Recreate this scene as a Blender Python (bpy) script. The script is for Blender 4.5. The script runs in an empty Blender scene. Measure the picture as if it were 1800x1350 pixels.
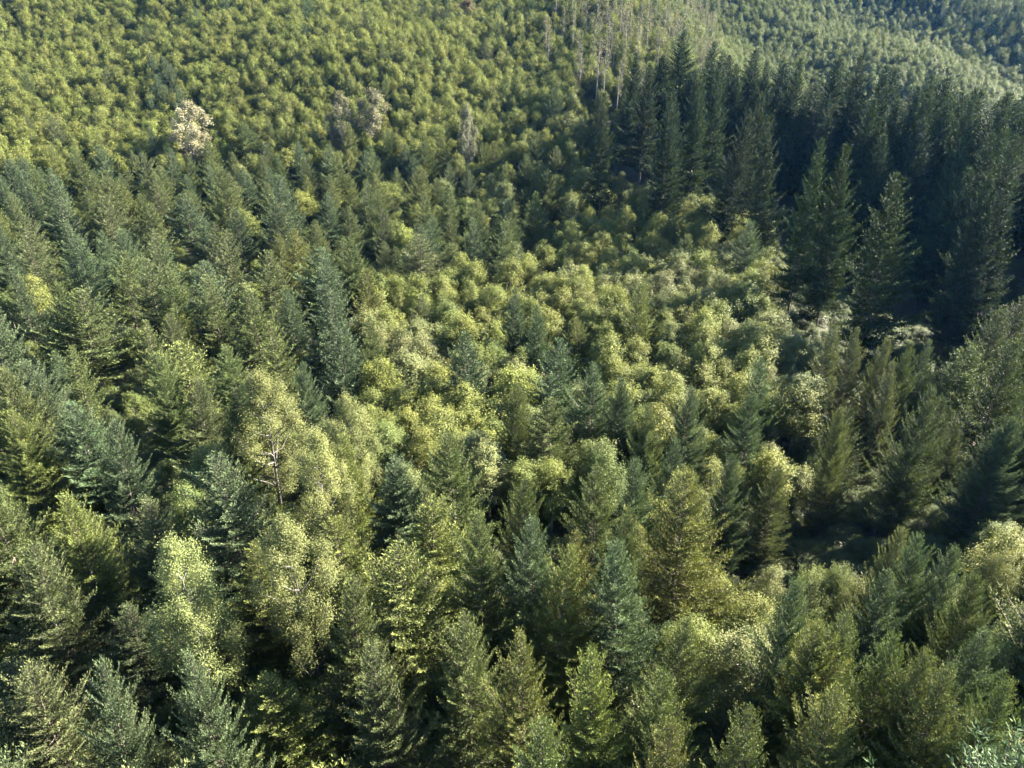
import bpy, math, random
import numpy as np
from mathutils import Vector

# ------------------------------------------------------------------ camera, sky, sun, exposure
random.seed(11)
RNG = np.random.default_rng(11)
scene = bpy.context.scene
CAM_Z, TILT, FPX, IW, IH = 46.0, math.radians(26.0), 1248.0, 1800.0, 1350.0
SUN_AZ, SUN_EL = math.radians(64.0), math.radians(28.0)     # azimuth clockwise from the view direction (+Y)
cam_data = bpy.data.cameras.new('camera')
cam = bpy.data.objects.new('camera', cam_data)
scene.collection.objects.link(cam)
cam.location = (0, 0, CAM_Z)
cam.rotation_euler = (math.pi / 2 - TILT, 0, 0)
cam_data.sensor_fit = 'HORIZONTAL'
cam_data.sensor_width = 36.0
cam_data.lens = 36.0 * FPX / IW
cam_data.clip_start = 0.5
cam_data.clip_end = 6000
scene.camera = cam

world = bpy.data.worlds.new('World')
scene.world = world
world.use_nodes = True
wn, wl = world.node_tree.nodes, world.node_tree.links
sky = wn.new('ShaderNodeTexSky')
sky.sky_type = 'NISHITA'
sky.sun_disc = False
sky.sun_elevation = SUN_EL
sky.sun_rotation = SUN_AZ
sky.air_density = 0.75
sky.dust_density = 0.05
sky.ozone_density = 2.0
sky.altitude = 1200
wl.new(sky.outputs[0], wn['Background'].inputs[0])
wn['Background'].inputs[1].default_value = 0.05

sun_data = bpy.data.lights.new('sun', 'SUN')
sun_data.energy = 5.0
sun_data.angle = math.radians(0.53)
sun_data.color = (1.0, 0.92, 0.78)
sun = bpy.data.objects.new('sun', sun_data)
scene.collection.objects.link(sun)
SUN_DIR = Vector((math.sin(SUN_AZ) * math.cos(SUN_EL), math.cos(SUN_AZ) * math.cos(SUN_EL), math.sin(SUN_EL)))
sun.rotation_euler = SUN_DIR.to_track_quat('Z', 'Y').to_euler()

scene.view_settings.view_transform = 'Standard'
scene.view_settings.look = 'None'
scene.view_settings.gamma = 1.0
scene.view_settings.use_curve_mapping = False
scene.view_settings.exposure = 3.55
scene.render.engine = 'CYCLES'
cy = scene.cycles
cy.max_bounces = 5
cy.diffuse_bounces = 2
cy.glossy_bounces = 1
cy.transmission_bounces = 4
cy.transparent_max_bounces = 4
cy.volume_bounces = 0
cy.use_denoising = True
cy.denoiser = 'OPENIMAGEDENOISE'
cy.denoising_input_passes = 'RGB_ALBEDO_NORMAL'
cy.denoising_prefilter = 'ACCURATE'
cy.sample_clamp_indirect = 4.0

# ------------------------------------------------------------------ terrain
CT, ST = math.cos(TILT), math.sin(TILT)


def smooth(a, b, v):
    t = np.clip((np.asarray(v, float) - a) / (b - a), 0, 1)
    return t * t * (3 - 2 * t)


GULLIES = [np.array([(118, 100), (94, 118), (79, 134), (74, 162), (62, 205)], float),
           np.array([(22, 50), (38, 70), (60, 84), (84, 92)], float)]
SHOULDER = np.array([(28, 105), (46, 128), (46, 165)], float)
KNOLL = np.array([(52, 240), (150, 165)], float)


def line_dist(line, x, y):
    x, y = np.asarray(x, float), np.asarray(y, float)
    best = np.full(np.broadcast(x, y).shape, 1e9)
    for a, b in zip(line[:-1], line[1:]):
        d = b - a
        t = np.clip(((x - a[0]) * d[0] + (y - a[1]) * d[1]) / (d @ d), 0, 1)
        best = np.minimum(best, np.hypot(x - a[0] - t * d[0], y - a[1] - t * d[1]))
    return best


def ground_z(x, y):
    x, y = np.asarray(x, float), np.asarray(y, float)
    y0 = 172 + 150 * smooth(35, 150, x) - 8 * smooth(-40, -140, x)
    k = 22.0
    hill = 0.285 * k * np.logaddexp(0, (y - y0) / k)
    hill = hill + 0.02 * np.maximum(y - 60, 0) * smooth(60, 140, y)
    g = 3.5 * np.exp(-(line_dist(SHOULDER, x, y) / 16.0) ** 2) - 10.0 * np.exp(-(line_dist(GULLIES[0], x, y) / 14.0) ** 2) - 7.5 * np.exp(-(line_dist(GULLIES[1], x, y) / 10.0) ** 2)
    rise = 9.0 * np.exp(-(line_dist(KNOLL, x, y) / 48.0) ** 4)
    bump = 0.9 * np.sin(x * 0.071 + 1.3) * np.sin(y * 0.063 + .4) + 1.2 * np.sin(x * .023 + y * .031)
    roll = smooth(190, 280, y) * (1 + .9 * smooth(60, 160, x)) * (3.2 * np.sin(x * .041 + y * .017) + 2.2 * np.sin(x * .019 - y * .043 + 2.0))
    return hill + g + rise + bump + roll


GROVE = [(36, 214), (60, 202), (84, 176), (92, 150), (106, 126), (102, 100), (87, 80), (71, 60), (65, 46), (90, 40), (215, 60), (215, 165), (135, 200), (60, 226)]


def inside(poly, x, y):
    c = False
    for (x1, y1), (x2, y2) in zip(poly, poly[1:] + poly[:1]):
        if (y1 > y) != (y2 > y) and x < (x2 - x1) * (y - y1) / (y2 - y1) + x1:
            c = not c
    return c


def project(x, y, z):
    dep = y * CT + (CAM_Z - z) * ST
    dep = np.where(np.asarray(dep) < 1, 1, dep)
    return IW / 2 + FPX * x / dep, IH / 2 - FPX * ((z - CAM_Z) * CT + y * ST) / dep, dep


def stand(u, v, h):
    """ground point whose tree of height h has its top seen at (u, v) of the photograph"""
    a, b = (u - IW / 2) / FPX, (IH / 2 - v) / FPX
    d = np.array([a, CT + b * ST, -ST + b * CT])
    s = np.linspace(12, 700, 6000)
    x, y, z = d[0] * s, d[1] * s, CAM_Z + d[2] * s
    gap = z - ground_z(x, y) - h
    i = np.argmax(gap < 0) if (gap < 0).any() else len(s) - 1
    return float(x[i]), float(y[i])


# ------------------------------------------------------------------ materials
def nodes_of(name):
    m = bpy.data.materials.new(name)
    m.use_nodes = True
    m.node_tree.nodes.clear()
    return m, m.node_tree.nodes, m.node_tree.links


def leaf_material(name, dark, mid, light, under=None, trans=0.28, gloss=0.5, spec=0.4, instanced=False, under_mix=0.6):
    """leaf colour from a per-leaf value, a per-tree tint, a paler underside and light shining through"""
    dark, mid, light = ([.78 * q for q in c] for c in (dark, mid, light))
    under = under and [.78 * q for q in under]
    m, n, l = nodes_of(name)
    out = n.new('ShaderNodeOutputMaterial')
    at = n.new('ShaderNodeAttribute'); at.attribute_name = 'leaf_tone'
    ramp = n.new('ShaderNodeValToRGB')
    e = ramp.color_ramp.elements
    e[0].position, e[0].color = 0.08, (*dark, 1)
    e[1].position, e[1].color = 0.92, (*light, 1)
    k = e.new(0.5); k.color = (*mid, 1)
    l.new(at.outputs['Fac'], ramp.inputs[0])
    tint = n.new('ShaderNodeMix'); tint.data_type = 'RGBA'; tint.blend_type = 'MULTIPLY'
    tint.inputs[0].default_value = 1.0
    l.new(ramp.outputs[0], tint.inputs[6])
    if instanced:
        ia = n.new('ShaderNodeAttribute'); ia.attribute_type = 'INSTANCER'; ia.attribute_name = 'tree_tint'
        l.new(ia.outputs['Color'], tint.inputs[7])
    else:
        oi = n.new('ShaderNodeObjectInfo')
        l.new(oi.outputs['Color'], tint.inputs[7])
    col = tint.outputs[2]
    if under is not None:
        geo = n.new('ShaderNodeNewGeometry')
        f = n.new('ShaderNodeMath'); f.operation = 'MULTIPLY'; f.inputs[1].default_value = under_mix
        l.new(geo.outputs['Backfacing'], f.inputs[0])
        mu = n.new('ShaderNodeMix'); mu.data_type = 'RGBA'
        l.new(f.outputs[0], mu.inputs[0]); l.new(col, mu.inputs[6])
        mu.inputs[7].default_value = (*under, 1)
        surf = mu.outputs[2]
    else:
        surf = col
    p = n.new('ShaderNodeBsdfPrincipled')
    l.new(surf, p.inputs['Base Color'])
    p.inputs['Roughness'].default_value = gloss
    p.inputs['Specular IOR Level'].default_value = spec
    tr = n.new('ShaderNodeBsdfTranslucent')
    tc = n.new('ShaderNodeMix'); tc.data_type = 'RGBA'; tc.blend_type = 'MULTIPLY'; tc.inputs[0].default_value = 1
    l.new(col, tc.inputs[6]); tc.inputs[7].default_value = (1.4, 1.4, 0.8, 1)
    l.new(tc.outputs[2], tr.inputs[0])
    mx = n.new('ShaderNodeMixShader'); mx.inputs[0].default_value = trans
    l.new(p.outputs[0], mx.inputs[1]); l.new(tr.outputs[0], mx.inputs[2])
    l.new(mx.outputs[0], out.inputs[0])
    return m


def bark_material(name, c1, c2, scale=6.0):
    m, n, l = nodes_of(name)
    out = n.new('ShaderNodeOutputMaterial')
    tc = n.new('ShaderNodeTexCoord')
    mp = n.new('ShaderNodeMapping'); mp.inputs['Scale'].default_value = (1, 1, 0.35)
    nz = n.new('ShaderNodeTexNoise'); nz.inputs['Scale'].default_value = scale; nz.inputs['Detail'].default_value = 6
    ramp = n.new('ShaderNodeValToRGB')
    ramp.color_ramp.elements[0].position, ramp.color_ramp.elements[0].color = .35, (*c1, 1)
    ramp.color_ramp.elements[1].position, ramp.color_ramp.elements[1].color = .65, (*c2, 1)
    p = n.new('ShaderNodeBsdfPrincipled'); p.inputs['Roughness'].default_value = .85
    bmp = n.new('ShaderNodeBump'); bmp.inputs['Strength'].default_value = .5; bmp.inputs['Distance'].default_value = .03
    l.new(tc.outputs['Object'], mp.inputs[0]); l.new(mp.outputs[0], nz.inputs['Vector'])
    l.new(nz.outputs[0], ramp.inputs[0]); l.new(ramp.outputs[0], p.inputs['Base Color'])
    l.new(nz.outputs[0], bmp.inputs['Height']); l.new(bmp.outputs[0], p.inputs['Normal'])
    l.new(p.outputs[0], out.inputs[0])
    return m


FIR = dict(dark=(.040, .055, .031), mid=(.086, .106, .049), light=(.166, .182, .080), trans=.11, gloss=.65, spec=.06)
ALDER = dict(dark=(.062, .076, .034), mid=(.118, .140, .054), light=(.205, .212, .088), under=(.21, .225, .135), trans=.20, gloss=.6, spec=.10, under_mix=.25)
COTTON = dict(dark=(.062, .078, .040), mid=(.116, .134, .072), light=(.188, .198, .118), under=(.20, .215, .125), trans=.20, gloss=.6, spec=.10, under_mix=.3)
ROSY = dict(dark=(.12, .11, .075), mid=(.205, .197, .148), light=(.33, .318, .245), under=(.34, .33, .265), trans=.22, gloss=.65, spec=.06, under_mix=.5)
THIN = dict(dark=(.062, .064, .046), mid=(.105, .102, .074), light=(.165, .152, .11), under=(.22, .20, .16), trans=.28, gloss=.65, spec=.06)
RUST = dict(dark=(.07, .050, .033), mid=(.12, .080, .050), light=(.19, .13, .08), trans=.2)
M = {
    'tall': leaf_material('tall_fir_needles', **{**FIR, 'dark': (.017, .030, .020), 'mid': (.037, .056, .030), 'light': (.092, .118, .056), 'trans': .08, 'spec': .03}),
    'fir': leaf_material('fir_needles', **FIR),
    'alder': leaf_material('alder_leaves', **ALDER),
    'cotton': leaf_material('cottonwood_leaves', **COTTON),
    'rosy': leaf_material('pink_grey_leaves', **ROSY),
    'thin': leaf_material('yellowing_leaves', **THIN),
    'rust': leaf_material('rusty_leaves', **RUST),
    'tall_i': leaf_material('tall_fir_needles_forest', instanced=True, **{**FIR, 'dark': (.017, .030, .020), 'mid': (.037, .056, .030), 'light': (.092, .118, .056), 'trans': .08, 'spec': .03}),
    'fir_i': leaf_material('fir_needles_forest', instanced=True, **FIR),
    'alder_i': leaf_material('alder_leaves_forest', instanced=True, **ALDER),
    'bush_i': leaf_material('undergrowth_leaves', instanced=True, dark=(.035, .055, .018), mid=(.075, .095, .028), light=(.13, .14, .04), trans=.25),
    'bark': bark_material('fir_bark', (.055, .042, .034), (.12, .095, .078)),
    'grey_bark': bark_material('pale_bark', (.06, .055, .048), (.12, .112, .10)),
    'alder_bark': bark_material('alder_bark', (.12, .11, .095), (.28, .265, .24)),
}


def ground_material():
    m, n, l = nodes_of('forest_floor')
    out = n.new('ShaderNodeOutputMaterial')
    tc = n.new('ShaderNodeTexCoord')
    n1 = n.new('ShaderNodeTexNoise'); n1.inputs['Scale'].default_value = .12; n1.inputs['Detail'].default_value = 8
    n2 = n.new('ShaderNodeTexNoise'); n2.inputs['Scale'].default_value = 2.2; n2.inputs['Detail'].default_value = 8
    r1 = n.new('ShaderNodeValToRGB')
    r1.color_ramp.elements[0].position, r1.color_ramp.elements[0].color = .38, (.030, .026, .016, 1)
    r1.color_ramp.elements[1].position, r1.color_ramp.elements[1].color = .62, (.042, .048, .018, 1)
    r2 = n.new('ShaderNodeValToRGB')
    r2.color_ramp.elements[0].position, r2.color_ramp.elements[0].color = .3, (.45, .45, .45, 1)
    r2.color_ramp.elements[1].position, r2.color_ramp.elements[1].color = .7, (1.35, 1.3, 1.1, 1)
    mx = n.new('ShaderNodeMix'); mx.data_type = 'RGBA'; mx.blend_type = 'MULTIPLY'; mx.inputs[0].default_value = 1
    p = n.new('ShaderNodeBsdfPrincipled'); p.inputs['Roughness'].default_value = .95
    b = n.new('ShaderNodeBump'); b.inputs['Strength'].default_value = .8; b.inputs['Distance'].default_value = .25
    for q in (n1, n2):
        l.new(tc.outputs['Object'], q.inputs['Vector'])
    l.new(n1.outputs[0], r1.inputs[0]); l.new(n2.outputs[0], r2.inputs[0])
    l.new(r1.outputs[0], mx.inputs[6]); l.new(r2.outputs[0], mx.inputs[7])
    l.new(mx.outputs[2], p.inputs['Base Color']); l.new(n2.outputs[0], b.inputs['Height'])
    l.new(b.outputs[0], p.inputs['Normal']); l.new(p.outputs[0], out.inputs[0])
    return m


# ------------------------------------------------------------------ ground
def build_ground():
    xs = np.linspace(-620, 620, 249)
    ys = np.concatenate([np.linspace(-400, -20, 40), np.linspace(-16, 300, 159), np.linspace(305, 900, 120)])
    X, Y = np.meshgrid(xs, ys)
    Z = ground_z(X, np.maximum(Y, -400))
    V = np.stack([X, Y, Z], -1).reshape(-1, 3)
    w = len(xs)
    i = (np.arange(len(ys) - 1)[:, None] * w + np.arange(w - 1)[None]).reshape(-1)
    F = np.stack([i, i + 1, i + w + 1, i + w], 1)
    me = bpy.data.meshes.new('ground')
    me.from_pydata(V.tolist(), [], F.tolist())
    me.polygons.foreach_set('use_smooth', [True] * len(F))
    me.materials.append(ground_material())
    o = bpy.data.objects.new('ground', me)
    o['kind'] = 'structure'
    scene.collection.objects.link(o)


build_ground()

# ------------------------------------------------------------------ foliage mesh helpers


def norm(v):
    return v / np.maximum(np.linalg.norm(v, axis=-1, keepdims=True), 1e-9)


class Leaves:
    def __init__(self):
        self.b, self.d, self.n, self.l, self.w, self.t = [], [], [], [], [], []

    def add(self, base, d, n, l, w, t):
        self.b.append(base); self.d.append(norm(d)); self.n.append(n)
        k = len(base)
        self.l.append(np.broadcast_to(l, k)); self.w.append(np.broadcast_to(w, k)); self.t.append(np.broadcast_to(t, k))

    def arrays(self, waist=.42):
        b, d, n = np.concatenate(self.b), np.concatenate(self.d), norm(np.concatenate(self.n))
        l, w, t = np.concatenate(self.l)[:, None], np.concatenate(self.w)[:, None], np.concatenate(self.t)
        s = norm(np.cross(n, d))
        mid = b + d * l * waist
        V = np.stack([b, mid - s * w * .5, b + d * l, mid + s * w * .5], 1)      # normal ends up along n
        return V.reshape(-1, 3), np.repeat(np.clip(t, 0, 1), 4)


class Wood:
    """tapered tubes"""
    def __init__(self):
        self.V, self.F, self.k = [], [], 0

    def tube(self, pts, r0, r1, sides=6):
        pts = np.asarray(pts, float)
        m = len(pts)
        tan = norm(np.gradient(pts, axis=0))
        ref = np.array([1., 0, 0]) if abs(tan[0][0]) < .8 else np.array([0, 1., 0])
        a = norm(np.cross(tan, ref)); b = np.cross(tan, a)
        rad = np.linspace(r0, r1, m)[:, None, None]
        th = np.linspace(0, 2 * np.pi, sides, endpoint=False)
        ring = pts[:, None] + rad * (np.cos(th)[None, :, None] * a[:, None] + np.sin(th)[None, :, None] * b[:, None])
        self.V.append(ring.reshape(-1, 3))
        for i in range(m - 1):
            for j in range(sides):
                q = self.k + i * sides
                self.F.append((q + j, q + (j + 1) % sides, q + sides + (j + 1) % sides, q + sides + j))
        self.F.append(tuple(self.k + (m - 1) * sides + j for j in range(sides)))
        self.k += m * sides


def mesh_quads(name, V, F, mats, tone=None, mat_idx=None):
    me = bpy.data.meshes.new(name)
    if isinstance(F, np.ndarray):
        me.vertices.add(len(V)); me.vertices.foreach_set('co', V.astype(np.float32).ravel())
        me.loops.add(F.size); me.loops.foreach_set('vertex_index', F.astype(np.int32).ravel())
        me.polygons.add(len(F)); me.polygons.foreach_set('loop_start', np.arange(0, F.size, 4, dtype=np.int32))
        me.polygons.foreach_set('loop_total', np.full(len(F), 4, dtype=np.int32))
        me.update(calc_edges=True)
    else:
        me.from_pydata(V.tolist(), [], F)
    for m in mats:
        me.materials.append(m)
    if tone is not None:
        a = me.attributes.new('leaf_tone', 'FLOAT', 'POINT')
        a.data.foreach_set('value', tone.astype(np.float32))
    if mat_idx is not None:
        me.polygons.foreach_set('material_index', np.asarray(mat_idx, dtype=np.int32))
    return me


class Proto:
    """meshes of one tree: a trunk with limbs, a crown; joined() is both in one mesh for far forest"""
    def __init__(self, name, leaves, wood, leaf_mat, bark_mat, H, R, waist=.42):
        self.H, self.R, self.name = H, R, name
        self.V, self.T = leaves.arrays(waist)
        self.wV, self.wF = np.concatenate(wood.V), wood.F
        self.leaf_mat, self.bark_mat = leaf_mat, bark_mat

    def parts(self):
        if not hasattr(self, 'crown'):
            self.crown = mesh_quads(self.name + '_crown', self.V, np.arange(len(self.V)).reshape(-1, 4), [M[self.leaf_mat]], self.T)
            self.trunk = mesh_quads(self.name + '_trunk', self.wV, self.wF, [M[self.bark_mat]])
            self.trunk.polygons.foreach_set('use_smooth', [True] * len(self.trunk.polygons))
        return self.trunk, self.crown

    def joined(self, leaf_mat):
        n = len(self.V)
        F = np.arange(n).reshape(-1, 4).tolist() + [tuple(i + n for i in f) for f in self.wF]
        me = mesh_quads(self.name + '_whole', np.concatenate([self.V, self.wV]), F, [M[leaf_mat], M[self.bark_mat]],
                        np.concatenate([self.T, np.zeros(len(self.wV))]), [0] * (n // 4) + [1] * len(self.wF))
        return bpy.data.objects.new(self.name + '_whole', me)


UP = np.array([0, 0, 1.])


def conifer(name, seed, H, R, base=.1, nb=190, twig=.17, step=.13, kl=.27, kw=.075, low=4, high=46, power=.72, sag=.20, tip=.24,
            gaps=.0, mat='fir', wood_branches=True, spire=1.0, droop=0.0, up_needles=.14):
    r = np.random.default_rng(seed)
    L_, W_ = Leaves(), Wood()
    bend = r.normal(0, .012 * H, 2)
    def axis(t):
        return np.array([bend[0] * t * t, bend[1] * t * t, H * t])
    ts = np.linspace(0, .985, 9)
    W_.tube([axis(t) for t in ts], .011 * H + .04, .012, 7)
    nw = int(nb / 6.0)
    sector = r.uniform(.62, 1.28, 12)
    az = r.uniform(0, 6.28)
    for i in range(nb):
        tt = (i + r.uniform(0, 1)) / nb
        tt = tt + (round(tt * nw) / nw - tt) * .82
        tt = min(max(tt, 0.0), .985)
        t = base + (.985 - base) * tt
        az += 2.39996 + r.normal(0, .25)
        if r.random() < gaps * (1 - tt):
            continue
        L = R * ((1 - tt) ** power) * min(1.0, .62 + 2.2 * tt) * r.uniform(.55, 1.2) * sector[int(az / .5236) % 12] + .16
        a = math.radians(low + (high - low) * tt ** 1.25 + r.normal(0, 6)) - droop * (1 - tt)
        rh = np.array([math.cos(az), math.sin(az), 0]); sh = np.array([-rh[1], rh[0], 0])
        p0 = axis(t)
        curl = r.normal(0, .10)
        def pos(s):
            s = np.asarray(s)[:, None]
            return p0 + rh * (L * s * math.cos(a)) + sh * (L * curl * s * s) + UP * (L * (s * math.sin(a) - sag * s + (sag + tip) * s * s))
        if wood_branches:
            W_.tube(pos(np.linspace(0, .9, 4)), .012 + .011 * L, .006, 3)
        ns = max(3, int(L / twig))
        s = np.repeat(np.linspace(.10, 1.0, ns), 2)
        s = np.clip(s + r.normal(0, .02, len(s)), .05, 1)
        sg = np.tile([1., -1.], ns)
        P = pos(s)
        tan = norm(pos(np.clip(s + .03, 0, 1.05)) - pos(s - .03))
        side = sh * sg[:, None]
        l = (.40 * L * (1 - s) * .9 + .20) * r.uniform(.65, 1.25, len(s))
        l = np.minimum(l, .30 * R + .25)
        D = norm(tan * r.uniform(.5, .85, len(s))[:, None] + side * r.uniform(.5, .9, len(s))[:, None] + UP * r.normal(.06 + .12 * tt, .13, len(s))[:, None])
        k = np.maximum(2, np.ceil(l / step).astype(int))
        idx = np.repeat(np.arange(len(s)), k)
        off = np.concatenate([np.arange(q) for q in k]) / np.repeat(k, k)
        B = P[idx] + D[idx] * (l[idx] * off)[:, None] + r.normal(0, .018, (len(idx), 3))
        dd = D[idx] + r.normal(0, .42, (len(idx), 3)) + UP * up_needles
        nn = UP + r.normal(0, .65, (len(idx), 3))
        tone = .40 + r.normal(0, .13, len(idx)) + .22 * (s[idx] > .8) + .14 * off + r.normal(0, .07)
        L_.add(B, dd, nn, kl * r.uniform(.65, 1.25, len(idx)) * (1 - .25 * tt), kw * r.uniform(.7, 1.3, len(idx)), tone)
    # the leader: a bare spike with short shoots
    k = int(14 * spire)
    z = r.uniform(.955, 1.0, k)
    B = np.array([axis(q) for q in z]); a = r.uniform(0, 6.28, k)
    L_.add(B, np.stack([np.cos(a), np.sin(a), r.uniform(.9, 2.2, k)], 1), r.normal(0, 1, (k, 3)) + .01, kl * .9, kw * .8, np.full(k, .72))
    return Proto(name, L_, W_, mat, 'bark', H, R)


def broadleaf(name, seed, H, R, base=.25, lobes=11, lobe=.42, clusters=22, leaves=34, ll=.19, lw=.14, spread=.24, mat='alder', bark='alder_bark',
              egg=1.0, limb=.05, upright=.55, trunk_r=.011, twigs=False, openness=0.0, dome=False):
    r = np.random.default_rng(seed)
    L_, W_ = Leaves(), Wood()
    lean = r.normal(0, .03 * H, 2)
    def axis(t):
        return np.array([lean[0] * t * t + .02 * H * math.sin(3 * t + seed), lean[1] * t * t, H * t])
    W_.tube([axis(t) for t in np.linspace(0, .93, 9)], trunk_r * H + .05, .02, 7)
    zc0, zc1 = base * H, H
    for i in range(lobes):
        f = i / max(1, lobes - 1)
        t = .12 + .88 * f                                   # lobe height within the crown
        env = R * (math.sin(math.pi * min(.97, (t * .78 + .18)) ** egg)) ** .75
        az = i * 2.39996 + r.normal(0, .3)
        lr = R * lobe * r.uniform(.8, 1.2) * (1 - .25 * f)
        rad = max(0, env - lr * .75) * (r.uniform(.75, 1.05) if lobes < 30 else r.uniform(.45, 1.3))
        if i == lobes - 1:
            rad = 0
        zc = zc0 + (zc1 - zc0) * t - lr * .9
        if dome:
            cs = 1 - 1.45 * (i / lobes) ** .95
            lr = R * lobe * r.uniform(.75, 1.2)
            hc = H * (1 - base) * .6
            rad = (R - lr * .8) * math.sqrt(max(0, 1 - cs * cs)) * r.uniform(.6, 1.25)
            zc = H - hc + (hc - lr) * cs * r.uniform(.7, 1.0)
        c = axis(min(.95, zc / H)) * [1, 1, 0] + [rad * math.cos(az), rad * math.sin(az), zc]
        st = axis(max(.12, min(.9, (zc - rad * .9) / H)))
        midp = (st + c) / 2 + UP * (-.10 * rad) + r.normal(0, .05 * R, 3)
        W_.tube(np.array([st, midp, c, c + (c - midp) * .35 + UP * lr * .4]), limb * R * .35 + .02, .012, 5)
        lobe_tone = r.normal(0, .06)
        for j in range(clusters):
            d = norm(r.normal(0, 1, 3) + np.array([0, 0, upright]))
            q = c + d * lr * np.array([1, 1, 1.15]) * r.uniform(.5, 1.26) ** (1 + openness)
            if twigs and r.random() < .5:
                W_.tube(np.array([c, (c + q) / 2 + r.normal(0, .06, 3), q]), .016, .006, 3)
            out = norm(d + UP * .6)
            k = int(leaves * r.uniform(.6, 1.3))
            g = r.normal(0, 1, (k, 3)) * spread
            g += out * (r.normal(0, 1, (k, 1)) * spread * .9)
            B = q + g
            nn = norm(out * .8 + UP * .5 + r.normal(0, .5, (k, 3)))
            dd = r.normal(0, 1, (k, 3)) + out * .35
            dd = dd - nn * (dd * nn).sum(1, keepdims=True)
            tone = .42 + lobe_tone + r.normal(0, .05) + r.normal(0, .08, k) + .18 * max(0, d[2])
            L_.add(B, dd, nn, ll * r.uniform(.65, 1.3, k), lw * r.uniform(.7, 1.25, k), tone)
    return Proto(name, L_, W_, mat, bark, H, R, waist=.5)


# ------------------------------------------------------------------ tree prototypes
P = {}
P['fir_near'] = [conifer('fir_near', 100 + i, 14, 4.6 + .35 * (i % 3), nb=215, twig=.125, step=.078, kl=.22, kw=.052, low=-2 + 6 * (i % 2), gaps=.05) for i in range(4)]
P['fir_mid'] = [conifer('fir_mid', 130 + i, 13.5, 4.4 + .3 * (i % 3), nb=165, twig=.18, step=.13, kl=.30, kw=.08, low=2 + 6 * (i % 2), gaps=.04) for i in range(5)]
P['fir_far'] = [conifer('fir_far', 160 + i, 13, 4.0, nb=100, twig=.30, step=.30, kl=.62, kw=.20, wood_branches=False) for i in range(3)]
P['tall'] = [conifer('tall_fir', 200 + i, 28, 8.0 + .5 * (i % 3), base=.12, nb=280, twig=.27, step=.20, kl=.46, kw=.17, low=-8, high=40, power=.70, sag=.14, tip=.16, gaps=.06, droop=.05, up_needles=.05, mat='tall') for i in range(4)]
P['alder_near'] = [broadleaf('alder_near', dome=True, seed=300 + i, H=8.4, R=2.4, base=.14, lobes=14, clusters=28, leaves=52, ll=.12, lw=.09, spread=.18) for i in range(4)]
P['alder_mid'] = [broadleaf('alder_mid', dome=True, seed=330 + i, H=8.4, R=2.4, base=.14, lobes=13, clusters=24, leaves=34, ll=.165, lw=.125, spread=.19) for i in range(5)]
P['alder_far'] = [broadleaf('alder_far', dome=True, seed=360 + i, H=8.4, R=2.4, base=.14, lobes=11, lobe=.44, clusters=18, leaves=22, ll=.25, lw=.19, spread=.21) for i in range(5)]
P['cotton'] = [broadleaf('cottonwood', 400 + i, 16.5, 4.4, base=.22, lobes=34, lobe=.25, clusters=26, leaves=50, ll=.135, lw=.105, spread=.26, mat='cotton', bark='grey_bark', limb=.045, twigs=True, openness=.1, trunk_r=.009) for i in range(3)]
P['rosy'] = [broadleaf('rosy_poplar', 430 + i, 15, 4.6, base=.10, egg=1.6, lobes=16, lobe=.34, clusters=26, leaves=26, ll=.36, lw=.26, spread=.30, mat='rosy', bark='alder_bark', limb=.06, upright=.9, twigs=True) for i in range(3)]
P['thin'] = [broadleaf('thin_alder', 460 + i, 17, 1.5, base=.35, lobes=9, lobe=.42, clusters=6, leaves=9, ll=.42, lw=.32, spread=.34, mat='thin', bark='alder_bark', limb=.05, trunk_r=.009, upright=1.0) for i in range(5)]
P['rust'] = [broadleaf('rusty_tree', 490, 12, 3.4, lobes=10, clusters=20, leaves=18, ll=.45, lw=.34, spread=.3, mat='rust')]
P['bush'] = [broadleaf('bush', 500 + i, 1.6, 1.1, base=.05, lobes=5, lobe=.5, clusters=12, leaves=34, ll=.13, lw=.09, spread=.20, mat='bush_i') for i in range(3)]

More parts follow.
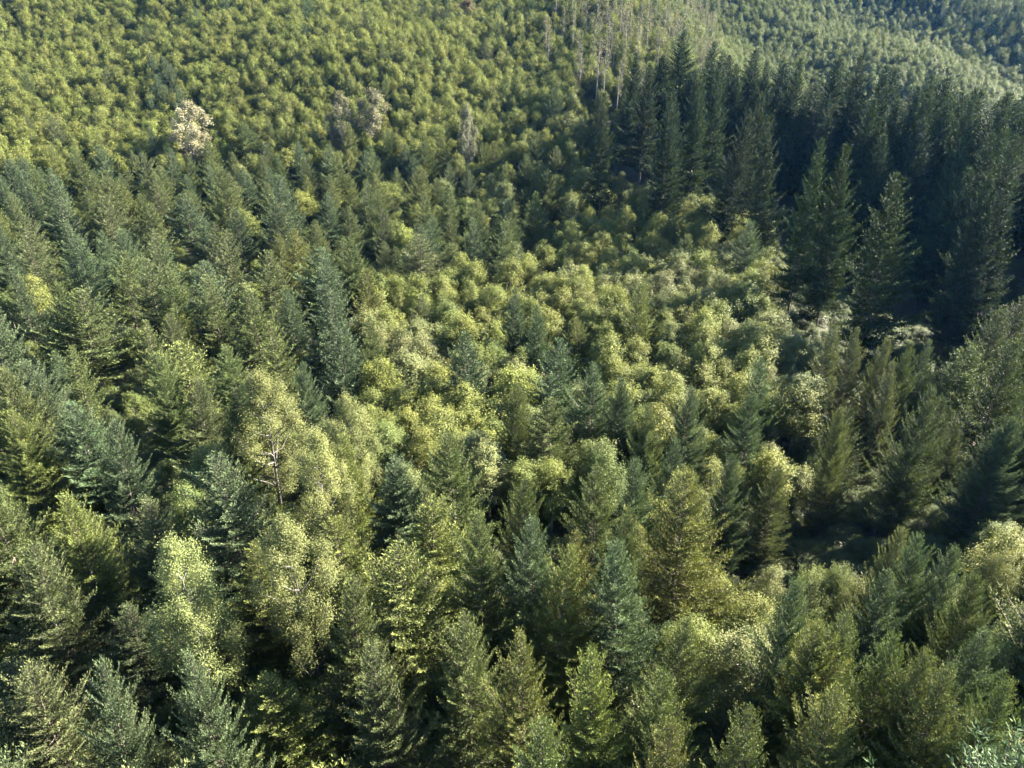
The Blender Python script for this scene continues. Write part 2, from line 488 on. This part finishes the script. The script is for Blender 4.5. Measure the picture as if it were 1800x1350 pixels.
# ------------------------------------------------------------------ where the trees stand
# tops read off the photograph (u, v), crown width in photograph pixels, kind, tone; each is then stood on the terrain at its own distance
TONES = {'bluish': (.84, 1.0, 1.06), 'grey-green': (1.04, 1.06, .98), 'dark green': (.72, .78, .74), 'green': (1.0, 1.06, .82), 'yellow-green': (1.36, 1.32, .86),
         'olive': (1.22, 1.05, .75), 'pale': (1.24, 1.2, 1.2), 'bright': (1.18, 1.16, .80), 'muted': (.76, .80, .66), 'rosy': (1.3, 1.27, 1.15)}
HAND = '''
F 20 470 60 bluish; F 125 512 165 green; F 87 500 70 green; F 205 440 85 green; F 252 455 85 grey-green; F 292 468 80 green; F 360 460 110 bluish; F 443 513 105 green
F 553 436 125 bluish; F 592 570 95 bluish; F 530 637 75 bluish; F 400 603 95 green; F 313 592 150 yellow-green; F 278 612 90 green; F 50 628 120 bluish; F 128 700 125 bluish
F 185 742 110 bluish; F 10 648 120 green; F 18 712 120 yellow-green; F 397 697 95 green; C 460 660 140 yellow-green; C 600 695 95 yellow-green; A 353 787 115 green; A 333 850 85 green
F 260 92 32 bluish; F 286 98 32 bluish; F 300 112 34 bluish; F 272 130 34 bluish; F 312 150 36 bluish; P 322 183 74 rosy; F 427 214 85 green; F 173 254 48 bluish; F 45 277 52 bluish
F 293 260 46 bluish; F 523 248 42 bluish; F 580 254 44 bluish; F 250 268 50 grey-green; A 425 366 115 bright; A 527 334 105 yellow-green; F 480 354 62 dark green; F 370 388 62 dark green
F 100 348 80 bluish; F 180 345 70 grey-green; F 320 340 85 bluish; F 40 400 85 grey-green; F 130 410 80 bluish; F 620 420 70 green
P 650 160 66 muted; P 595 166 46 muted; P 820 188 32 muted; R 820 2 44 rusty; F 763 8 30 dark green; F 745 4 28 dark green; F 780 14 28 dark green; F 640 20 26 dark green
A 1030 292 56 pale; F 1093 313 34 green; F 1110 321 34 green; F 1133 331 32 green; F 667 367 46 dark green; F 850 370 46 green; F 823 366 40 green; A 677 315 48 bright; A 730 353 34 bright
A 897 350 42 bright; A 957 425 44 bright; A 893 286 30 bright; F 735 412 125 grey-green; F 648 474 75 olive; F 657 548 55 green; F 823 582 110 bluish; F 905 505 50 bluish
F 947 534 36 bluish; F 907 674 34 green; F 970 698 135 green; F 1047 638 105 bluish; F 1100 655 70 bluish; F 1147 708 55 green; F 750 854 62 grey-green; F 910 834 70 green; F 1050 811 105 green
F 1130 798 55 bluish; F 1180 774 85 bluish; A 853 690 115 yellow-green; A 760 665 95 bright; A 813 671 75 bright; A 830 760 150 pale; A 677 748 95 green; A 1153 641 130 bright; A 720 615 85 pale
A 1417 650 105 pale; A 1403 581 85 pale; A 1257 518 60 bright; A 1363 541 60 pale; F 1507 573 55 grey-green; F 1467 571 62 grey-green; F 1553 594 50 grey-green; F 1603 601 60 green; F 1640 598 55 bluish
F 1750 544 92 dark green; F 1697 597 125 green; F 1795 520 85 dark green; F 1493 712 70 green; F 1577 640 70 grey-green; F 1353 628 65 bluish; F 1217 684 85 bluish; F 1330 684 65 bluish; F 1367 815 75 green
F 1287 804 75 bluish; F 1230 830 70 green; A 1260 1003 68 bright; A 1433 993 74 bright; A 1357 994 64 pale; A 1327 1037 88 bright; A 1517 1013 48 pale; A 1490 990 48 pale; F 1413 1028 82 bluish
F 1573 928 84 grey-green; F 1633 954 70 bluish; F 1687 964 66 bluish; F 1587 1012 92 bluish; A 1673 1024 72 pale; F 1743 1008 54 green; A 1773 967 55 pale; F 1497 1082 64 green; A 1300 1108 115 pale
A 1220 1078 105 bright; F 1467 1102 170 yellow-green; F 1467 1222 190 yellow-green; F 1680 1168 130 green; F 1720 1108 80 bluish; F 1567 1112 64 green; F 1630 1134 82 green; A 1763 1108 62 green
F 1785 1176 90 green; F 740 872 190 yellow-green; F 850 902 110 green; F 940 912 95 bluish; F 1027 922 95 olive; F 1093 902 80 green; F 1113 950 150 bluish; F 980 966 150 yellow-green
F 927 1108 120 yellow-green; F 657 1122 110 grey-green; F 960 1252 130 green; F 1190 1076 120 green; F 40 948 170 grey-green; C 300 950 100 yellow-green; F 347 1150 115 bluish; C 560 760 105 yellow-green
C 520 900 110 yellow-green; F 600 760 110 yellow-green; A 1140 866 95 bright; A 1200 900 75 pale; F 1200 1180 130 green; F 150 1180 150 bluish; F 600 1010 150 green; F 110 870 140 yellow-green
F 820 1080 140 green; F 1060 1120 130 yellow-green; F 1330 1250 130 green; F 1180 1290 130 olive
T 1140 108 66 dark green; T 1063 160 60 green; T 1118 92 50 dark green; T 1233 130 58 green; T 1300 110 60 green; T 1355 106 55 green; T 1400 100 60 green; T 1467 92 62 green; T 1527 92 76 green
T 1570 112 64 green; T 1265 120 55 green; T 1467 178 64 grey-green; T 1530 170 76 green; T 1627 205 86 grey-green; T 1673 165 70 green; T 1720 165 66 grey-green; T 1593 300 112 green; T 1673 288 108 green
T 1745 305 84 dark green; T 1793 235 80 green; T 1200 150 52 dark green; T 1330 160 60 green; T 1400 165 60 green; T 1590 170 70 green; T 1500 250 80 green; T 1440 240 70 green; T 1780 160 70 green; T 1700 240 80 green
T 1650 130 60 green; T 1370 200 62 dark green; T 1290 185 60 dark green; T 1560 235 74 green; T 1750 230 70 green; T 1620 150 60 green; T 1790 330 90 dark green; T 1180 175 50 dark green; A 1380 364 54 dark green
'''
SIZE = {'F': (13.5, 4.5), 'A': (8.4, 2.45), 'C': (16.0, 4.9), 'P': (16.5, 4.4), 'R': (11, 3.6), 'T': (29.0, 8.2), 'S': (16.0, 1.5), 'B': (3.4, 1.5)}
trees = []


def put(kind, x, y, H, R, tone, hand=False):
    trees.append(dict(kind=kind, x=x, y=y, H=H, R=R, tone=tone, hand=hand, z=float(ground_z(x, y))))


for row in HAND.replace('\n', ';').split(';'):
    q = row.split()
    if not q:
        continue
    kind, u, v, w, tone = q[0], float(q[1]), float(q[2]), float(q[3]), ' '.join(q[4:])
    h0, r0 = SIZE[kind]
    near = float(smooth(650, 1100, v)) if kind in 'FA' else 0.0
    H = h0 * (1 + .16 * near) * random.uniform(.95, 1.06)
    if kind == 'F' and v < 330:
        H *= .88
    if kind == 'F' and u > 1480 and 530 < v < 800:
        H *= 1.22
    x, y = stand(u, v, H)
    dep = project(x, y, float(ground_z(x, y)) + H * .7)[2]
    R = min(max(.56 * w * float(dep) / FPX * (1.25 if kind == 'T' else 1), .6 * r0), 1.4 * r0)
    if kind == 'F':
        R *= 1.12
    put(kind, x, y, H, R, tone, True)


def zone(u, v):
    """what grows where the photograph's point (u, v) lies: list of (kind, chance)"""
    if 960 < u < 1260 and v < 150 - .25 * abs(u - 1110):
        return (('S', .4), ('A', .6))
    if v < 0 and 950 < u < 1300:
        return (('S', .4), ('A', .6))
    if u > 1560 and v < (u - 1560) * .45 - 10:
        return (('F', .65), ('A', .35))
    if u >= 1180 and v < 140 + .25 * (u - 1180):
        return (('A', .97), ('F', .03))
    lim = 262 - .02 * u
    if u < 1020 and v < lim:
        return (('A', .955), ('F', .045)) if v < lim - 30 else (('A', .6), ('F', .4))
    if u > 1030 and v < 300 + max(0, (u - 1250)) * .42:
        return (('B', 1.0),)                              # below the tall firs: shade and low growth
    if u > 1370 and v < 590 + .02 * (1800 - u):
        return (('B', 1.0),)
    if u < 640 and v < 900:
        return (('F', .96), ('A', .04)) if v < 620 else (('F', .985), ('A', .015))
    if v < 440 and u < 1000:
        return (('F', .76), ('A', .24))
    if u < 1000 and v < 700:
        return (('A', .92), ('F', .08))
    if u < 1460 and v < 790:
        return (('A', .88), ('F', .12))
    if u >= 1460 and v < 840:
        return (('F', 1.0),)
    if u > 1240 and v < 968 and u < 1770:
        return (('B', 1.0),)
    if u > 1180:
        return (('F', .42), ('A', .58))
    if u < 330 and 1080 < v < 1260 and u > 190:
        return (('B', 1.0),)
    return (('F', 1.0),)


cell = {}
def cell_add(x, y, r):
    cell.setdefault((int(x // 6), int(y // 6)), []).append((x, y, r))
def crowded(x, y, r, pack):
    i, j = int(x // 6), int(y // 6)
    for a in (-1, 0, 1):
        for b in (-1, 0, 1):
            for (X, Y, R) in cell.get((i + a, j + b), ()):
                if (x - X) ** 2 + (y - Y) ** 2 < (pack * (r + R)) ** 2:
                    return True
    return False


for t in trees:
    cell_add(t['x'], t['y'], t['R'])
bush_pts = []
cand = []
yy = 7.0
while yy < 640:
    stepc = 1.5 if yy < 130 else 1.9
    half = .80 * yy + 34
    if yy > 470:
        stepc = 2.6
    xs = np.arange(-half if yy < 440 else 0, half + (26 if yy < 220 else 10), stepc)
    for x in xs:
        cand.append((x + random.uniform(-.5, .5) * stepc, yy + random.uniform(-.5, .5) * stepc))
    yy += stepc
random.shuffle(cand)
cx = np.array([c[0] for c in cand]); cyy = np.array([c[1] for c in cand])
cz = ground_z(cx, cyy)
U, Vv, DD = project(cx, cyy, cz + 10.5)
tone_noise = np.sin(cx * .11 + 2 * np.sin(cyy * .07)) + np.sin(cyy * .13 + 1.7 * np.sin(cx * .05))
for i, (x, y) in enumerate(cand):
    u, v = float(U[i]), float(Vv[i])
    if u < -260 or u > 2350 or v > 1700 or v < -90:
        continue
    if inside(GROVE, x, y):
        R = random.uniform(6.4, 9.4)
        if not crowded(x, y, R, .42):
            put('T', x, y, random.uniform(19, 27) - (3 if y < 150 and x < 105 and y > 118 else 0) - (4 if x > 105 and y > 140 else 0), R, random.choice(['green', 'dark green', 'green', 'grey-green']))
            cell_add(x, y, R)
        continue
    z = zone(min(max(u, 0), 1799), min(v, 1349))
    q = random.Random(int(x // 5.5) * 7919 + int(y // 5.5) * 104729).random(); kind = z[-1][0]
    for k, p_ in z:
        if q < p_:
            kind = k; break
        q -= p_
    if kind == 'B':
        if not crowded(x, y, .9, .62) and random.random() < .75:
            put('B', x, y, random.uniform(1.4, 3.4), random.uniform(1.0, 1.8), 'dark green')  # shade of the gully put into the shrub colour
            cell_add(x, y, 1.5)
        continue
    h0, r0 = SIZE[kind]
    f = random.uniform(.78, 1.14)
    if kind == 'A':
        f = random.uniform(.66, 1.2)
    if kind == 'F':
        f *= 1 + .16 * float(smooth(650, 1100, v)) - .14 * float(smooth(420, 250, v))
        if random.random() < .2:
            f *= .75
    R = r0 * f * random.uniform(.85, 1.12)
    tall = 1.0
    if kind == 'F' and v > 850:
        R *= 1.2; tall = 1.15
    if kind == 'F' and u < 650 and 330 < v < 900:
        R *= 1.1; tall = 1.12
    if kind == 'F' and u > 1500 and 560 < v < 1000:
        tall = 1.4
    if kind == 'A' and v < 260:
        R *= .92
    pack = {'F': .76, 'A': .62, 'C': .75, 'S': 1.25}[kind]
    if kind == 'F' and u < 650 and 330 < v < 900:
        pack = .92
    elif kind == 'F' and u > 1450 and 540 < v < 850:
        pack = .86
    elif kind == 'F' and v > 850:
        pack = .58
    if kind == 'A' and 430 < v < 800 and 600 < u < 1480:
        pack = .55
    if crowded(x, y, R, pack):
        continue
    n = tone_noise[i] + random.gauss(0, .8)
    if kind == 'S':
        tone = random.choice(['green', 'pale', 'dark green'])
    elif kind == 'F':
        tone = 'bluish' if n < -.9 else 'green' if n < .7 else 'grey-green' if n < 1.3 else 'yellow-green'
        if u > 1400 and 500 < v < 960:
            tone = random.choice(['dark green', 'dark green', 'bluish'])  # darker tint adds shade to the firs around the gully
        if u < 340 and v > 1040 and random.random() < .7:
            tone = 'dark green'  # shade of the near left corner painted in by the tint
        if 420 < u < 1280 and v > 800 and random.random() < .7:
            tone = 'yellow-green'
    else:
        tone = 'bright' if n > .5 else 'pale' if n < -.9 else 'yellow-green' if n < .1 else 'green'
        if v < 262 and u < 1000 and tone in ('green', 'pale'):
            tone = 'bright'
        if u > 1180 and v < 230:
            tone = 'green'  # cooler tint stands in for the haze over the far slope
    put(kind, x, y, h0 * f * tall, R, tone)
    cell_add(x, y, R)

# low shrubs where the canopy leaves a hole
for i, (x, y) in enumerate(cand):
    if -100 < U[i] < 1900 and -60 < Vv[i] < 1500 and not crowded(x, y, 1.2, .55 if y > 120 or x > 25 else .85):
        u, v = float(U[i]), float(Vv[i])
        if 190 < u < 330 and 1080 < v < 1260 and random.random() < .8:
            continue                                     # the small grassy clearing
        put('B', x, y, random.uniform(1.8, 4.2), random.uniform(1.1, 1.8), random.choice(['green', 'dark green']))
        cell_add(x, y, 1.4)

# visible share of every tree: paint simple outlines far to near on a coarse grid
GW, GH = 360, 270
grid = np.full((GH, GW), -1)
for t in trees:
    t['u'], t['v'], t['d'] = (float(q) for q in project(t['x'], t['y'], t['z'] + t['H']))
    t['u2'], t['v2'], _ = (float(q) for q in project(t['x'], t['y'], t['z'] + t['H'] * .35))
order = sorted(range(len(trees)), key=lambda i: -trees[i]['d'])
for i in order:
    t = trees[i]
    w = t['R'] * FPX / t['d'] / 5
    a, b = t['v'] / 5, t['v2'] / 5 + w * .3
    for r_ in range(max(0, int(a)), min(GH, int(b) + 1)):
        f = (r_ - a) / max(b - a, 1)
        ww = w * (min(1, f * 1.25 + .06) if t['kind'] in 'FT' else min(1, .45 + 2.5 * f))
        cxx = t['u'] / 5 + (t['u2'] - t['u']) / 5 * f
        grid[r_, max(0, int(cxx - ww)):max(0, min(GW, int(cxx + ww) + 1))] = i
ids, cnt = np.unique(grid[grid >= 0], return_counts=True)
for t in trees:
    t['vis'] = 0
for a, b in zip(ids, cnt):
    trees[a]['vis'] = int(b)
rows, cols = np.indices(grid.shape)
for a in ids:
    pass
flat = grid.ravel(); okk = flat >= 0
su = np.bincount(flat[okk], weights=cols.ravel()[okk] * 5 + 2.5, minlength=len(trees))
sv = np.bincount(flat[okk], weights=rows.ravel()[okk] * 5 + 2.5, minlength=len(trees))
for i, t in enumerate(trees):
    t['cu'], t['cv'] = (su[i] / t['vis'], sv[i] / t['vis']) if t['vis'] else (t['u'], t['v'])

single = set()
for kind, most in (('F', 300), ('A', 300), ('C', 300), ('P', 300), ('R', 300), ('T', 300), ('S', 300), ('B', 300)):
    mine = [i for i, t in enumerate(trees) if t['kind'] == kind and t['vis'] > 0]
    mine.sort(key=lambda i: -trees[i]['vis'] - (10 if trees[i]['hand'] else 0))
    single.update(mine[:most])

# ------------------------------------------------------------------ names and labels
NAME = {'F': 'fir_tree', 'A': 'alder_tree', 'C': 'cottonwood_tree', 'P': 'poplar_tree', 'R': 'broadleaf_tree', 'T': 'tall_fir_tree', 'S': 'thin_alder_tree', 'B': 'shrub'}
WORD = {'F': 'fir', 'A': 'leafy alder', 'C': 'open-crowned cottonwood', 'P': 'pink-grey poplar', 'R': 'rust-brown tree', 'T': 'tall fir', 'S': 'thin alder', 'B': 'shrub'}
GROUP = {'F': 'firs of the mixed forest', 'A': 'alders of the mixed forest', 'C': 'cottonwoods among the firs', 'P': 'pink-grey poplars above the alder slope', 'R': 'rust-brown tree',
         'T': 'tall firs of the shaded grove', 'S': 'thin sparse alders at the top of the slope', 'B': 'low shrubs in the gaps'}
MARKS = [  # (u, v of a hand-placed top, its own label, how others refer to it)
    (322, 183, 'round pink-grey poplar standing alone on the alder slope', 'the lone round pink-grey poplar'),
    (650, 160, 'larger of the two greyish poplars standing side by side on the slope', 'the paired greyish poplars'),
    (595, 166, 'smaller of the two greyish poplars standing side by side on the slope', None),
    (820, 188, 'small slender greyish poplar alone among the far alders', 'the small slender grey poplar'),
    (820, 2, 'rust-brown tree at the very top edge of the picture', 'the rust-brown tree'),
    (460, 660, 'biggest pale yellow-green cottonwood, in front of the dark firs', 'the biggest pale cottonwood'),
    (300, 950, 'slender cottonwood with visible pale trunk beside the small clearing', 'the slender cottonwood by the clearing'),
    (1030, 292, 'round dark alder flecked with pale leaves at the edge of the shaded grove', 'the pale-flecked round alder'),
    (1140, 108, 'dark pointed tall fir standing apart at the left end of the grove', 'the dark end fir'),
    (427, 214, 'single broad green fir just right of the lone pink-grey poplar', None),
    (735, 412, 'broad spreading grey-green fir at the upper edge of the alder patch', 'the broad spreading grey-green fir'),
    (970, 698, 'large dark green fir in the gap amid pale alders, picture centre', 'the large dark fir amid the alders'),
    (1153, 641, 'broad bright yellow-green alder dome right of the dark hollow', 'the broad bright alder dome'),
    (1697, 597, 'big wide fir with a bare stretch of trunk above the dark gully', 'the big wide fir above the gully'),
    (1417, 650, 'tall pale whitish alder at the right end of the alder patch', 'the tall whitish alder'),
    (740, 872, 'largest yellow-green fir of the near slope, crown a tall feathery cone', 'the large feathery yellow-green fir'),
    (1467, 1102, 'wide yellow-green fir in front of the whitish alder, lower right', 'the wide yellow-green fir at lower right'),
    (313, 592, 'sunlit yellow-green fir with layered branches beside the dark gap', 'the sunlit layered fir'),
    (347, 1150, 'short blue-grey fir in shade in front of the slender cottonwood', 'the short blue-grey fir'),
    (1300, 1108, 'wide whitish alder with speckled crown left of the yellow-green fir', 'the wide speckled alder'),
    (1593, 300, 'tall fir with sunlit layered boughs at the front of the grove', 'the sunlit front fir of the grove'),
    (1113, 950, 'ragged blue-grey fir left of the dark near gully', 'the ragged blue-grey fir'),
    (125, 512, 'broad green fir with full rounded crown among bluish firs', 'the broad full-crowned green fir'),
    (40, 948, 'grey-green feathery fir at the lower left edge', 'the feathery fir at lower left'),
    (927, 1108, 'pointed yellow-green fir with upright shoots near the bottom', 'the pointed fir near the bottom'),
    (1680, 1168, 'wide dark green fir near the lower right corner', 'the wide dark fir near the corner'),
    (425, 366, 'bright yellow-green alder clump amid dark firs', 'the bright alder amid dark firs'),
]
marks = []
hand = [t for t in trees if t['hand']]
for (u, v, lab, ref) in MARKS:
    t = min(hand, key=lambda t: (t['u'] - u) ** 2 + (t['v'] - v) ** 2)
    t['label'] = lab
    if ref:
        marks.append((t, ref))
ORD = ['nearest', 'second', 'third', 'fourth', 'fifth', 'sixth', 'seventh', 'eighth', 'ninth', 'tenth', 'eleventh', 'twelfth', 'thirteenth', 'fourteenth', 'fifteenth', 'sixteenth', 'seventeenth', 'eighteenth', 'nineteenth', 'twentieth'] + [f'{q}{s_}' for q in ('twenty', 'thirty', 'forty') for s_ in ('-first', '-second', '-third', '-fourth', '-fifth', '-sixth', '-seventh', '-eighth', '-ninth')]
bins = {}
for i in single:
    t = trees[i]
    if 'label' in t:
        continue
    best = min(marks, key=lambda m: (t['cu'] - m[0]['cu']) ** 2 + (t['cv'] - m[0]['cv']) ** 2)
    du, dv = t['cu'] - best[0]['cu'], t['cv'] - best[0]['cv']
    side = ['right of', 'upper right of', 'above', 'upper left of', 'left of', 'lower left of', 'below', 'lower right of'][int(round(math.atan2(-dv, du) / (math.pi / 4))) % 8]
    tone = {'dark green': 'dark', 'rosy': '', 'muted': 'muted'}.get(t['tone'], t['tone'])
    h0 = SIZE[t['kind']][0]
    size = 'low ' if t['H'] < .6 * h0 else ''
    look = f"{size}{tone} {WORD[t['kind']]}".strip()
    bins.setdefault((look, side, best[1]), []).append((du * du + dv * dv, i))
for (look, side, ref), mem in bins.items():
    mem.sort()
    for k, (_, i) in enumerate(mem):
        if len(mem) == 1:
            lab = f"{look}, only one {side} {ref}"
        elif k == 0:
            lab = f"{look} nearest {side} {ref}"
        else:
            lab = f"{look}, {ORD[min(k, len(ORD) - 1)]} out {side} {ref}"
        trees[i]['label'] = lab

# ------------------------------------------------------------------ build single trees
coll = scene.collection


def pick(kind, d):
    if kind == 'F':
        return P['fir_near'] if d < 80 else P['fir_mid']
    if kind in 'AB':
        return P['alder_near'] if d < 75 else P['alder_mid']
    return P[{'C': 'cotton', 'P': 'rosy', 'R': 'rust', 'T': 'tall', 'S': 'thin'}[kind]]


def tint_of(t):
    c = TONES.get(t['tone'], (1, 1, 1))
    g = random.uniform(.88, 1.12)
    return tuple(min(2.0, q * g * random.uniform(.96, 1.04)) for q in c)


forest = {'F': [], 'A': [], 'T': []}
for i, t in enumerate(trees):
    if i not in single:
        if t['kind'] in forest:
            forest[t['kind']].append(t)
        elif t['kind'] in 'CB':
            forest['A'].append(t)
        elif t['kind'] == 'S':
            forest['A'].append(t)
        else:
            forest['F'].append(t)
        continue
    protos = pick(t['kind'], t['d'])
    pr = protos[random.randrange(len(protos))]
    trunk, crown = pr.parts()
    root = bpy.data.objects.new(NAME[t['kind']], None)
    root.empty_display_size = .5
    sc = t['H'] / pr.H; sr = t['R'] / pr.R
    root.location = (t['x'], t['y'], t['z'] - .15)
    root.rotation_euler = (random.gauss(0, .035), random.gauss(0, .035), random.uniform(0, 6.283))
    root.scale = (sr, sr, sc)
    root['label'] = t['label']
    root['category'] = {'F': 'fir', 'A': 'alder', 'C': 'cottonwood', 'P': 'poplar', 'R': 'tree', 'T': 'fir', 'S': 'alder', 'B': 'shrub'}[t['kind']]
    root['group'] = GROUP[t['kind']]
    coll.objects.link(root)
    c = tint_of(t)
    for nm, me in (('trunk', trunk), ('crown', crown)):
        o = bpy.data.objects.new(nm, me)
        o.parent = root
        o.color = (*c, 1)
        coll.objects.link(o)

# ------------------------------------------------------------------ the rest of the forest, too many to count


def forest_object(name, label, category, protos, leaf_mat, items):
    me = bpy.data.meshes.new(name)
    me.from_pydata([(t['x'], t['y'], t['z'] - .15) for t in items], [], [])
    n = len(items)
    tier = {}
    for k, p_ in enumerate(protos):
        tier.setdefault('near' if p_.name.endswith('_near') else 'mid' if p_.name.endswith('_mid') else 'far', []).append(k)
    idx = np.array([random.choice(tier.get('near' if t.get('d', 999) < 60 else 'mid' if t.get('d', 999) < 100 else 'far') or tier['far']) for t in items], dtype=np.int32)
    rot = np.array([(random.gauss(0, .03), random.gauss(0, .03), random.uniform(0, 6.283)) for _ in items], dtype=np.float32)
    scl = np.array([(t['R'] / protos[k].R, t['R'] / protos[k].R, t['H'] / protos[k].H) for t, k in zip(items, idx)], dtype=np.float32)
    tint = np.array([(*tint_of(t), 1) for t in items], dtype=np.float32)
    me.attributes.new('tree_kind', 'INT', 'POINT').data.foreach_set('value', idx)
    me.attributes.new('tree_turn', 'FLOAT_VECTOR', 'POINT').data.foreach_set('vector', rot.ravel())
    me.attributes.new('tree_size', 'FLOAT_VECTOR', 'POINT').data.foreach_set('vector', scl.ravel())
    me.attributes.new('tree_tint', 'FLOAT_COLOR', 'POINT').data.foreach_set('color', tint.ravel())
    o = bpy.data.objects.new(name, me)
    coll.objects.link(o)
    o['kind'] = 'stuff'; o['label'] = label; o['category'] = category
    ng = bpy.data.node_groups.new(name, 'GeometryNodeTree')
    ng.interface.new_socket('Geometry', in_out='INPUT', socket_type='NodeSocketGeometry')
    ng.interface.new_socket('Geometry', in_out='OUTPUT', socket_type='NodeSocketGeometry')
    N, Lk = ng.nodes, ng.links
    gi, go, jn = N.new('NodeGroupInput'), N.new('NodeGroupOutput'), N.new('GeometryNodeJoinGeometry')
    def attr(nm, ty):
        a = N.new('GeometryNodeInputNamedAttribute'); a.data_type = ty; a.inputs['Name'].default_value = nm
        return a.outputs['Attribute']
    ak, ar, az_ = attr('tree_kind', 'INT'), attr('tree_turn', 'FLOAT_VECTOR'), attr('tree_size', 'FLOAT_VECTOR')
    e2r = N.new('FunctionNodeEulerToRotation'); Lk.new(ar, e2r.inputs[0])
    for k, pr in enumerate(protos):
        src = pr.joined(leaf_mat)
        oi = N.new('GeometryNodeObjectInfo'); oi.inputs['Object'].default_value = src
        oi.inputs['As Instance'].default_value = True
        cmp_ = N.new('FunctionNodeCompare'); cmp_.data_type = 'INT'; cmp_.operation = 'EQUAL'
        Lk.new(ak, cmp_.inputs[2]); cmp_.inputs[3].default_value = k
        ip = N.new('GeometryNodeInstanceOnPoints')
        Lk.new(gi.outputs[0], ip.inputs['Points']); Lk.new(cmp_.outputs[0], ip.inputs['Selection'])
        Lk.new(oi.outputs['Geometry'], ip.inputs['Instance'])
        Lk.new(e2r.outputs[0], ip.inputs['Rotation']); Lk.new(az_, ip.inputs['Scale'])
        Lk.new(ip.outputs[0], jn.inputs[0])
    Lk.new(jn.outputs[0], go.inputs[0])
    md = o.modifiers.new('trees', 'NODES'); md.node_group = ng
    return o


forest_object('alder_forest', 'mass of small yellow-green alders covering the far slope', 'alder wood', P['alder_far'] + P['alder_mid'][:3] + P['alder_near'][:1], 'alder_i', forest['A'])
forest_object('fir_forest', 'smaller bluish firs filling the gaps between the nearer trees', 'fir wood', P['fir_far'] + P['fir_mid'][:3] + P['fir_near'][:1], 'fir_i', forest['F'])

if forest['T']:
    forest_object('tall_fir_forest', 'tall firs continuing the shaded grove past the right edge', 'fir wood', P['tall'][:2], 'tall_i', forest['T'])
bushes = []
for _ in range(5200):
    y = random.uniform(6, 135) ** 1.0
    x = random.uniform(-.78 * y - 16, .78 * y + 16)
    s = random.uniform(.5, 1.3)
    bushes.append(dict(x=x, y=y, z=float(ground_z(x, y)), H=1.5 * s, R=1.3 * s, tone=random.choice(['green', 'green', 'yellow-green', 'dark green'])))
forest_object('undergrowth', 'dark leafy undergrowth on the forest floor between the trunks', 'undergrowth', P['bush'], 'bush_i', bushes)

# ------------------------------------------------------------------ haze
def build_haze():
    x0, x1, y0, y1, z0, z1 = -640, 640, -410, 910, -16, 260
    V = [(x, y, z) for z in (z0, z1) for y in (y0, y1) for x in (x0, x1)]
    F = [(0, 2, 3, 1), (4, 5, 7, 6), (0, 1, 5, 4), (2, 6, 7, 3), (0, 4, 6, 2), (1, 3, 7, 5)]
    me = bpy.data.meshes.new('haze'); me.from_pydata(V, [], F)
    m, n, l = nodes_of('haze')
    out = n.new('ShaderNodeOutputMaterial'); pv = n.new('ShaderNodeVolumePrincipled')
    pv.inputs['Color'].default_value = (.11, .36, 1.0, 1)
    pv.inputs['Density'].default_value = .000026
    pv.inputs['Anisotropy'].default_value = .2
    l.new(pv.outputs[0], out.inputs['Volume'])
    me.materials.append(m)
    o = bpy.data.objects.new('haze', me); o['kind'] = 'stuff'
    coll.objects.link(o)


HAZE = True
if HAZE:
    build_haze()
print('TREES', len(trees), 'single', len(single), {k: sum(1 for i in single if trees[i]['kind'] == k) for k in 'FACPRTS'}, 'tris', sum(len(m.polygons) * 2 for m in bpy.data.meshes))
